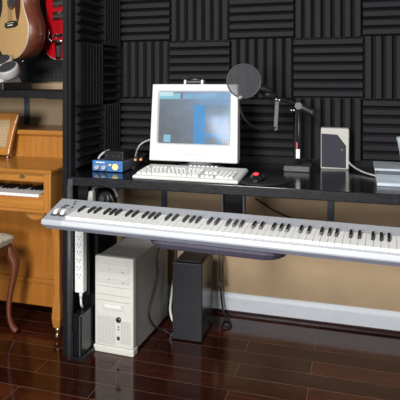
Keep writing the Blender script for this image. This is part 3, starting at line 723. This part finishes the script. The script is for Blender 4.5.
# cane music desk
TD = Matrix.Translation((0, -.395, .8385)) @ Matrix.Rotation(radians(-12), 4, 'X')
x1 = -1.722; x0 = -2.40
m = MB(TD)
m.box(x0, x1-.012, -.006, .012, .012, .052); m.box(x0, x1+.010, -.006, .012, .198, .235)
m.build('music_desk', M['oak'], PN, .005)
md = [o for o in PN.children if o.name.startswith('music_desk')][0]
m = MB(TD)
m.poly_prism([(x1-.030, -.008, .012), (x1-.008, -.008, .012), (x1+.002, -.008, .12), (x1+.012, -.008, .18), (x1+.022, -.008, .228), (x1+.012, -.008, .236), (x1-.020, -.008, .225), (x1-.030, -.008, .12)], (0, .022, 0))
m.build('desk_end', M['oakv'], md, .005)
MB(TD).box(x0, x1-.028, .0, .006, .050, .200).build('cane_panel', M['cane'], md)
for xx in (x1-.020,): MB(TD).tube([(xx, .002, -.006), (xx, .002, .014)], .006, 10, 1).build('foot', M['chrome'], md)

# ------------------------------------------------------------------ piano stool
SS = thing('piano_stool', (-1.85, -.72, 0), 'dark reddish wood piano stool with cream seat and curved leg', 'stool')
m = MB()
def seat(z, g): 
    return [(-2.10-g, -.92-g, z), (-1.602+g, -.92-g, z), (-1.602+g, -.535+g, z), (-2.10-g, -.535+g, z)]
m.rings([seat(.445, .0), seat(.478, .006), seat(.495, -.02), seat(.503, -.07)], smooth=False); m.build('seat_cushion', M['uphol'], SS, .008, 3)
m = MB(); m.rings([seat(.385, -.012), seat(.40, -.006), seat(.445, -.004)], smooth=False); m.build('apron', M['walnut'], SS, .006)
for sx_, sy_, bx, by in ((1, 1, -1.612, -.545), (1, -1, -1.612, -.91), (-1, 1, -2.097, -.545), (-1, -1, -2.097, -.91)):
    d = lambda a, z: (bx+sx_*a, by+sy_*a*.35, z)
    MB().tube([d(-.018, .44), d(.0, .40), d(.020, .350), d(.012, .27), d(-.004, .18), d(-.006, .10), d(.008, .045), d(.026, .018)], [.024, .027, .024, .017, .0135, .012, .013, .017], 12).build('leg', M['walnut'], SS)

# ------------------------------------------------------------------ crimson bag between piano and rack
m = MB()
def bg(z, a, b, c, d): return [(a, c, z), (b, c, z), (b, d, z), (a, d, z)]
m.rings([bg(.0, -1.405, -1.325, -.45, -.41), bg(.06, -1.418, -1.320, -.475, -.402), bg(.25, -1.410, -1.3185, -.482, -.402), bg(.42, -1.392, -1.319, -.475, -.405), bg(.55, -1.352, -1.325, -.455, -.42)], smooth=True)
tag(m.build('fabric_bag', M['crimson']), 'crimson folded fabric bag wedged between piano leg and black post', 'bag')

# ------------------------------------------------------------------ acoustic guitar
def guitar_outline(lb, wa, ub, L, n=40):
    """half widths along the length, closed outline (x, z), z up from the tail"""
    pts = []
    def w(t):
        if t < .30: return lb*math.sqrt(max(0, 1-((.30-t)/.30)**2.3))
        if t < .62: s = (t-.30)/.32; return lb+(wa-lb)*(.5-.5*cos(pi*s))
        if t < .82: s = (t-.62)/.20; return wa+(ub-wa)*(.5-.5*cos(pi*s))
        s = (t-.82)/.18; return ub*math.sqrt(max(0, 1-s**2.6))
    ts = [.5-.5*cos(pi*i/n) for i in range(n+1)]
    for t in ts: pts.append((w(t), t*L))
    for t in ts[-2:0:-1]: pts.append((-w(t), t*L))
    return pts
TG = RZ((-1.776, -.30, 1.356), -31)
GA = thing('acoustic_guitar', (-1.742, -.30, 1.356), 'acoustic guitar with pale top and dark red sides hanging at upper left', 'guitar')
ol = guitar_outline(.195, .125, .145, .50)
MB(TG).rings([[(x, 0, z) for x, z in ol], [(x, .095, z) for x, z in ol]], cap=True).build('sides', M['mahog'], GA)
top = MB(TG).rings([[(x*.998, -.004, z*.998+.0005) for x, z in ol], [(x, -.0005, z) for x, z in ol]], cap=True, smooth=False).build('top', M['spruce'], GA)
m = MB(TG); m.rings([[(x*1.004, -.0035, z*1.004-.001) for x, z in ol], [(x*1.004, .003, z*1.004-.001) for x, z in ol], [(x*.985, .003, z*.985+.004) for x, z in ol], [(x*.985, -.0035, z*.985+.004) for x, z in ol]], close=True, smooth=False)
m.build('binding', M['cream'], GA)
MB(TG).lathe([(.050, 0), (.050, .0006)], (0, -.004, .325), (0, -1, 0), 36).build('sound_hole', M['pcdark'], GA)
MB(TG).torus((0, -.0045, .325), .056, .0035, (0, 1, 0)).build('rosette', M['pickg'], GA)
pg = []
for k in range(20):
    a = 2*pi*k/20; pg.append((.075+.032*cos(a)*(1.0+.25*sin(a)), -.0045, .272+.075*sin(a)))
MB(TG).poly_prism(pg, (0, -.0015, 0)).build('pickguard', M['pickg'], GA)
br = MB(TG).poly_prism([(-.080, -.004, .178), (-.05, -.004, .170), (.05, -.004, .170), (.080, -.004, .178), (.080, -.004, .198), (.03, -.004, .206), (-.03, -.004, .206), (-.080, -.004, .198)], (0, -.008, 0)).build('bridge', M['ebony'], GA, .002)
MB(TG).box(-.038, .038, -.0145, -.012, .192, .196).build('saddle', M['cream'], br)
m = MB(TG)
for k in range(6): m.lathe([(.0028, 0), (.0028, .005)], (-.026+.0104*k, -.012, .182), (0, -1, 0), 8)
m.build('bridge_pins', M['white'], br)
for k in range(6): MB(TG).tube([(-.026+.0104*k, -.016, .190), (-.018+.0072*k, -.016, .86)], .0006, 5, 1).build('string', M['chrome'], GA)
MB(TG).hexa([(-.028, -.011, .38), (.028, -.011, .38), (.028, -.002, .38), (-.028, -.002, .38)], [(-.022, -.012, .86), (.022, -.012, .86), (.022, -.002, .86), (-.022, -.002, .86)]).build('fingerboard', M['ebony'], GA)
MB(TG).hexa([(-.030, -.001, .495), (.030, -.001, .495), (.030, .03, .495), (-.030, .03, .495)], [(-.022, -.001, .86), (.022, -.001, .86), (.022, .018, .86), (-.022, .018, .86)]).build('neck', M['mahog'], GA, .003)
MB(TG).hexa([(-.025, -.002, .86), (.025, -.002, .86), (.025, .014, .86), (-.025, .014, .86)], [(-.038, .02, 1.05), (.038, .02, 1.05), (.038, .034, 1.05), (-.038, .034, 1.05)]).build('headstock', M['mahog'], GA, .003)
MB(TG).lathe([(.006, 0), (.004, .008), (.007, .014)], (0, .056, .0), (0, 0, -1), 12).build('strap_button', M['chrome'], GA)

# ------------------------------------------------------------------ red electric guitar
TE = RZ((-1.520, -.245, 1.352), -24)
GE = thing('electric_guitar', (-1.468, -.245, 1.352), 'red electric guitar with chrome pickups half hidden by the black post', 'guitar')
ol = guitar_outline(.160, .118, .138, .42)
MB(TE).rings([[(x*.985, -.004, z*.99+.002) for x, z in ol], [(x, .003, z) for x, z in ol], [(x, .045, z) for x, z in ol]], cap=True).build('body', M['redlac'], GE)
m = MB(TE); m.rings([[(x*1.004, -.001, z*1.004-.001) for x, z in ol], [(x*1.004, .004, z*1.004-.001) for x, z in ol], [(x*.98, .004, z*.98+.004) for x, z in ol], [(x*.98, -.001, z*.98+.004) for x, z in ol]], close=True, smooth=False)
m.build('binding', M['cream'], GE)
for z in (.235, .305):
    k = MB(TE).box(-.052, .052, -.012, -.003, z-.024, z+.024).build('pickup', M['chrome'], GE, .003)
    MB(TE).box(-.046, .046, -.0135, -.012, z-.010, z+.006).build('pickup_cover', M['pcdark'], k)
MB(TE).box(-.050, .050, -.018, -.004, .120, .138).build('bridge', M['chrome'], GE, .003)
t = MB(TE).poly_prism([(-.036, -.005, .096), (.036, -.005, .096), (.022, -.005, .0), (-.022, -.005, .0)], (0, -.006, 0)).build('vibrato_tailpiece', M['chrome'], GE, .003)
MB(TE).poly_prism([(-.018, -.0112, .075), (.018, -.0112, .075), (.010, -.0112, .015), (-.010, -.0112, .015)], (0, -.001, 0)).build('tailpiece_inset', M['pcdark'], t)
MB(TE).tube([(-.058, -.016, .098), (.045, -.016, .098)], .008, 12, 1).build('roller_bar', M['chrome'], t)
MB(TE).tube([(-.052, -.02, .10), (-.062, -.03, .118), (-.05, -.035, .16)], .004, 8).build('vibrato_arm', M['chrome'], t)
for k in range(6): MB(TE).tube([(-.026+.0104*k, -.021, .10), (-.018+.0072*k, -.021, .78)], .0006, 5, 1).build('string', M['chrome'], GE)
MB(TE).box(-.026, .026, -.014, .016, .345, .78).build('neck', M['mahog'], GE, .004)
MB(TE).hexa([(-.025, -.008, .78), (.025, -.008, .78), (.025, .008, .78), (-.025, .008, .78)], [(-.042, .01, .95), (.042, .01, .95), (.042, .024, .95), (-.042, .024, .95)]).build('headstock', M['ebony'], GE, .003)
# hangers
for (T, z, lb) in ((TG, .868, 'black guitar hanger holding the acoustic guitar'), (TE, .788, 'black guitar hanger holding the red guitar')):
    p = T @ Vector((0, .02, z))
    hg = thing('guitar_hanger', (p.x, -.04, p.z), lb, 'hanger', 'guitar hangers on the pegboard')
    MB().box(p.x-.03, p.x+.03, -.042, -.0305, p.z-.05, p.z+.05).build('plate', M['blacksteel'], hg)
    MB().tube([(p.x, -.042, p.z), (p.x, p.y+.055, p.z)], .006, 10, 1).build('stem', M['blacksteel'], hg)
    m = MB(T); m.tube([(-.030, -.035, z), (-.032, .0, z), (-.02, .055, z-.002), (0, .065, z-.002), (.02, .055, z-.002), (.032, .0, z), (.030, -.035, z)], .005, 8)
    m.build('yoke', M['rubber'], hg)

# ------------------------------------------------------------------ silver gadget on a black case, on the guitar shelf
tag(MB().box(-1.98, -1.672, -.52, -.28, 1.190, 1.228).build('equipment_case', M['black'], bevel=.003), 'flat black case lying on the guitar shelf under the silver device', 'case')
GD = thing('electronic_device', (-1.74, -.42, 1.228), 'silver device with dark oval pads on the flat black case', 'device')
def oval(c, rx, ry, z0, z1, tl, nm, mm, par, ins=1.):
    T = Matrix.Translation(c) @ Matrix.Rotation(radians(tl), 4, 'X')
    return MB(T).lathe([(rx*.90*ins, z0), (rx*ins, z0+.006), (rx*ins, z1-.008), (rx*.93*ins, z1)], (0, 0, 0), n=36, sy=ry/rx).build(nm, mm, par)
o1 = oval((-1.698, -.435, 1.283), .052, .058, -.018, .030, 34, 'round_body', M['gadget'], GD)
oval((-1.698, -.435, 1.283), .042, .048, .0295, .0325, 34, 'oval_pad', M['gadgetd'], o1)
o2 = oval((-1.778, -.375, 1.322), .052, .058, -.040, .030, 34, 'round_body', M['gadget'], GD)
oval((-1.778, -.375, 1.322), .042, .048, .0295, .0325, 34, 'oval_pad', M['gadgetd'], o2)
MB().hexa([(-1.86, -.50, 1.228), (-1.70, -.49, 1.228), (-1.69, -.33, 1.228), (-1.86, -.31, 1.228)], [(-1.85, -.49, 1.262), (-1.705, -.48, 1.250), (-1.695, -.35, 1.262), (-1.85, -.33, 1.285)]).build('base', M['gadget'], GD, .012, 3)

# ------------------------------------------------------------------ camera, light, world
cam = bpy.data.cameras.new('camera'); co = bpy.data.objects.new('camera', cam); C.objects.link(co)
th = math.atan(155/530)
co.location = (0, -2.765, 1.227); co.rotation_euler = (pi/2, 0, th)
cam.sensor_width = 36; cam.sensor_fit = 'HORIZONTAL'; cam.lens = 530/400*36; cam.shift_y = -(200-83)/400
cam.clip_start = .05
scene.camera = co

def area(name, loc, tgt, size, power, col=(1, 1, 1)):
    l = bpy.data.lights.new(name, 'AREA'); l.shape = 'RECTANGLE'; l.size = size[0]; l.size_y = size[1]; l.energy = power; l.color = col
    o = bpy.data.objects.new(name, l); C.objects.link(o); o.location = loc
    o.rotation_euler = (Vector(tgt)-Vector(loc)).to_track_quat('-Z', 'Y').to_euler(); return o
area('key_light', (-1.0, -3.3, 2.45), (-.5, 0, .7), (.7, .6), 72, (1, .98, .95))  # unseen area light set for the main light from upper left, no real fixture
area('fill_light', (-.9, -4.4, 1.30), (-.3, 0, .5), (.9, .7), 100, (.97, .98, 1))  # unseen light added low in front to brighten the wall under the desk
area('side_light', (1.7, -3.4, 1.9), (-.3, 0, .6), (.9, .9), 26, (.97, .98, 1))  # unseen weak light added to lift the beige tower's dark right side
wd = bpy.data.worlds.new('world'); scene.world = wd; wd.use_nodes = True
bg_ = wd.node_tree.nodes['Background']; bg_.inputs[0].default_value = (.95, .97, 1, 1); bg_.inputs[1].default_value = .12
scene.view_settings.view_transform = 'Standard'; scene.view_settings.look = 'None'
scene.view_settings.exposure = 0; scene.view_settings.gamma = 1; scene.view_settings.use_curve_mapping = False
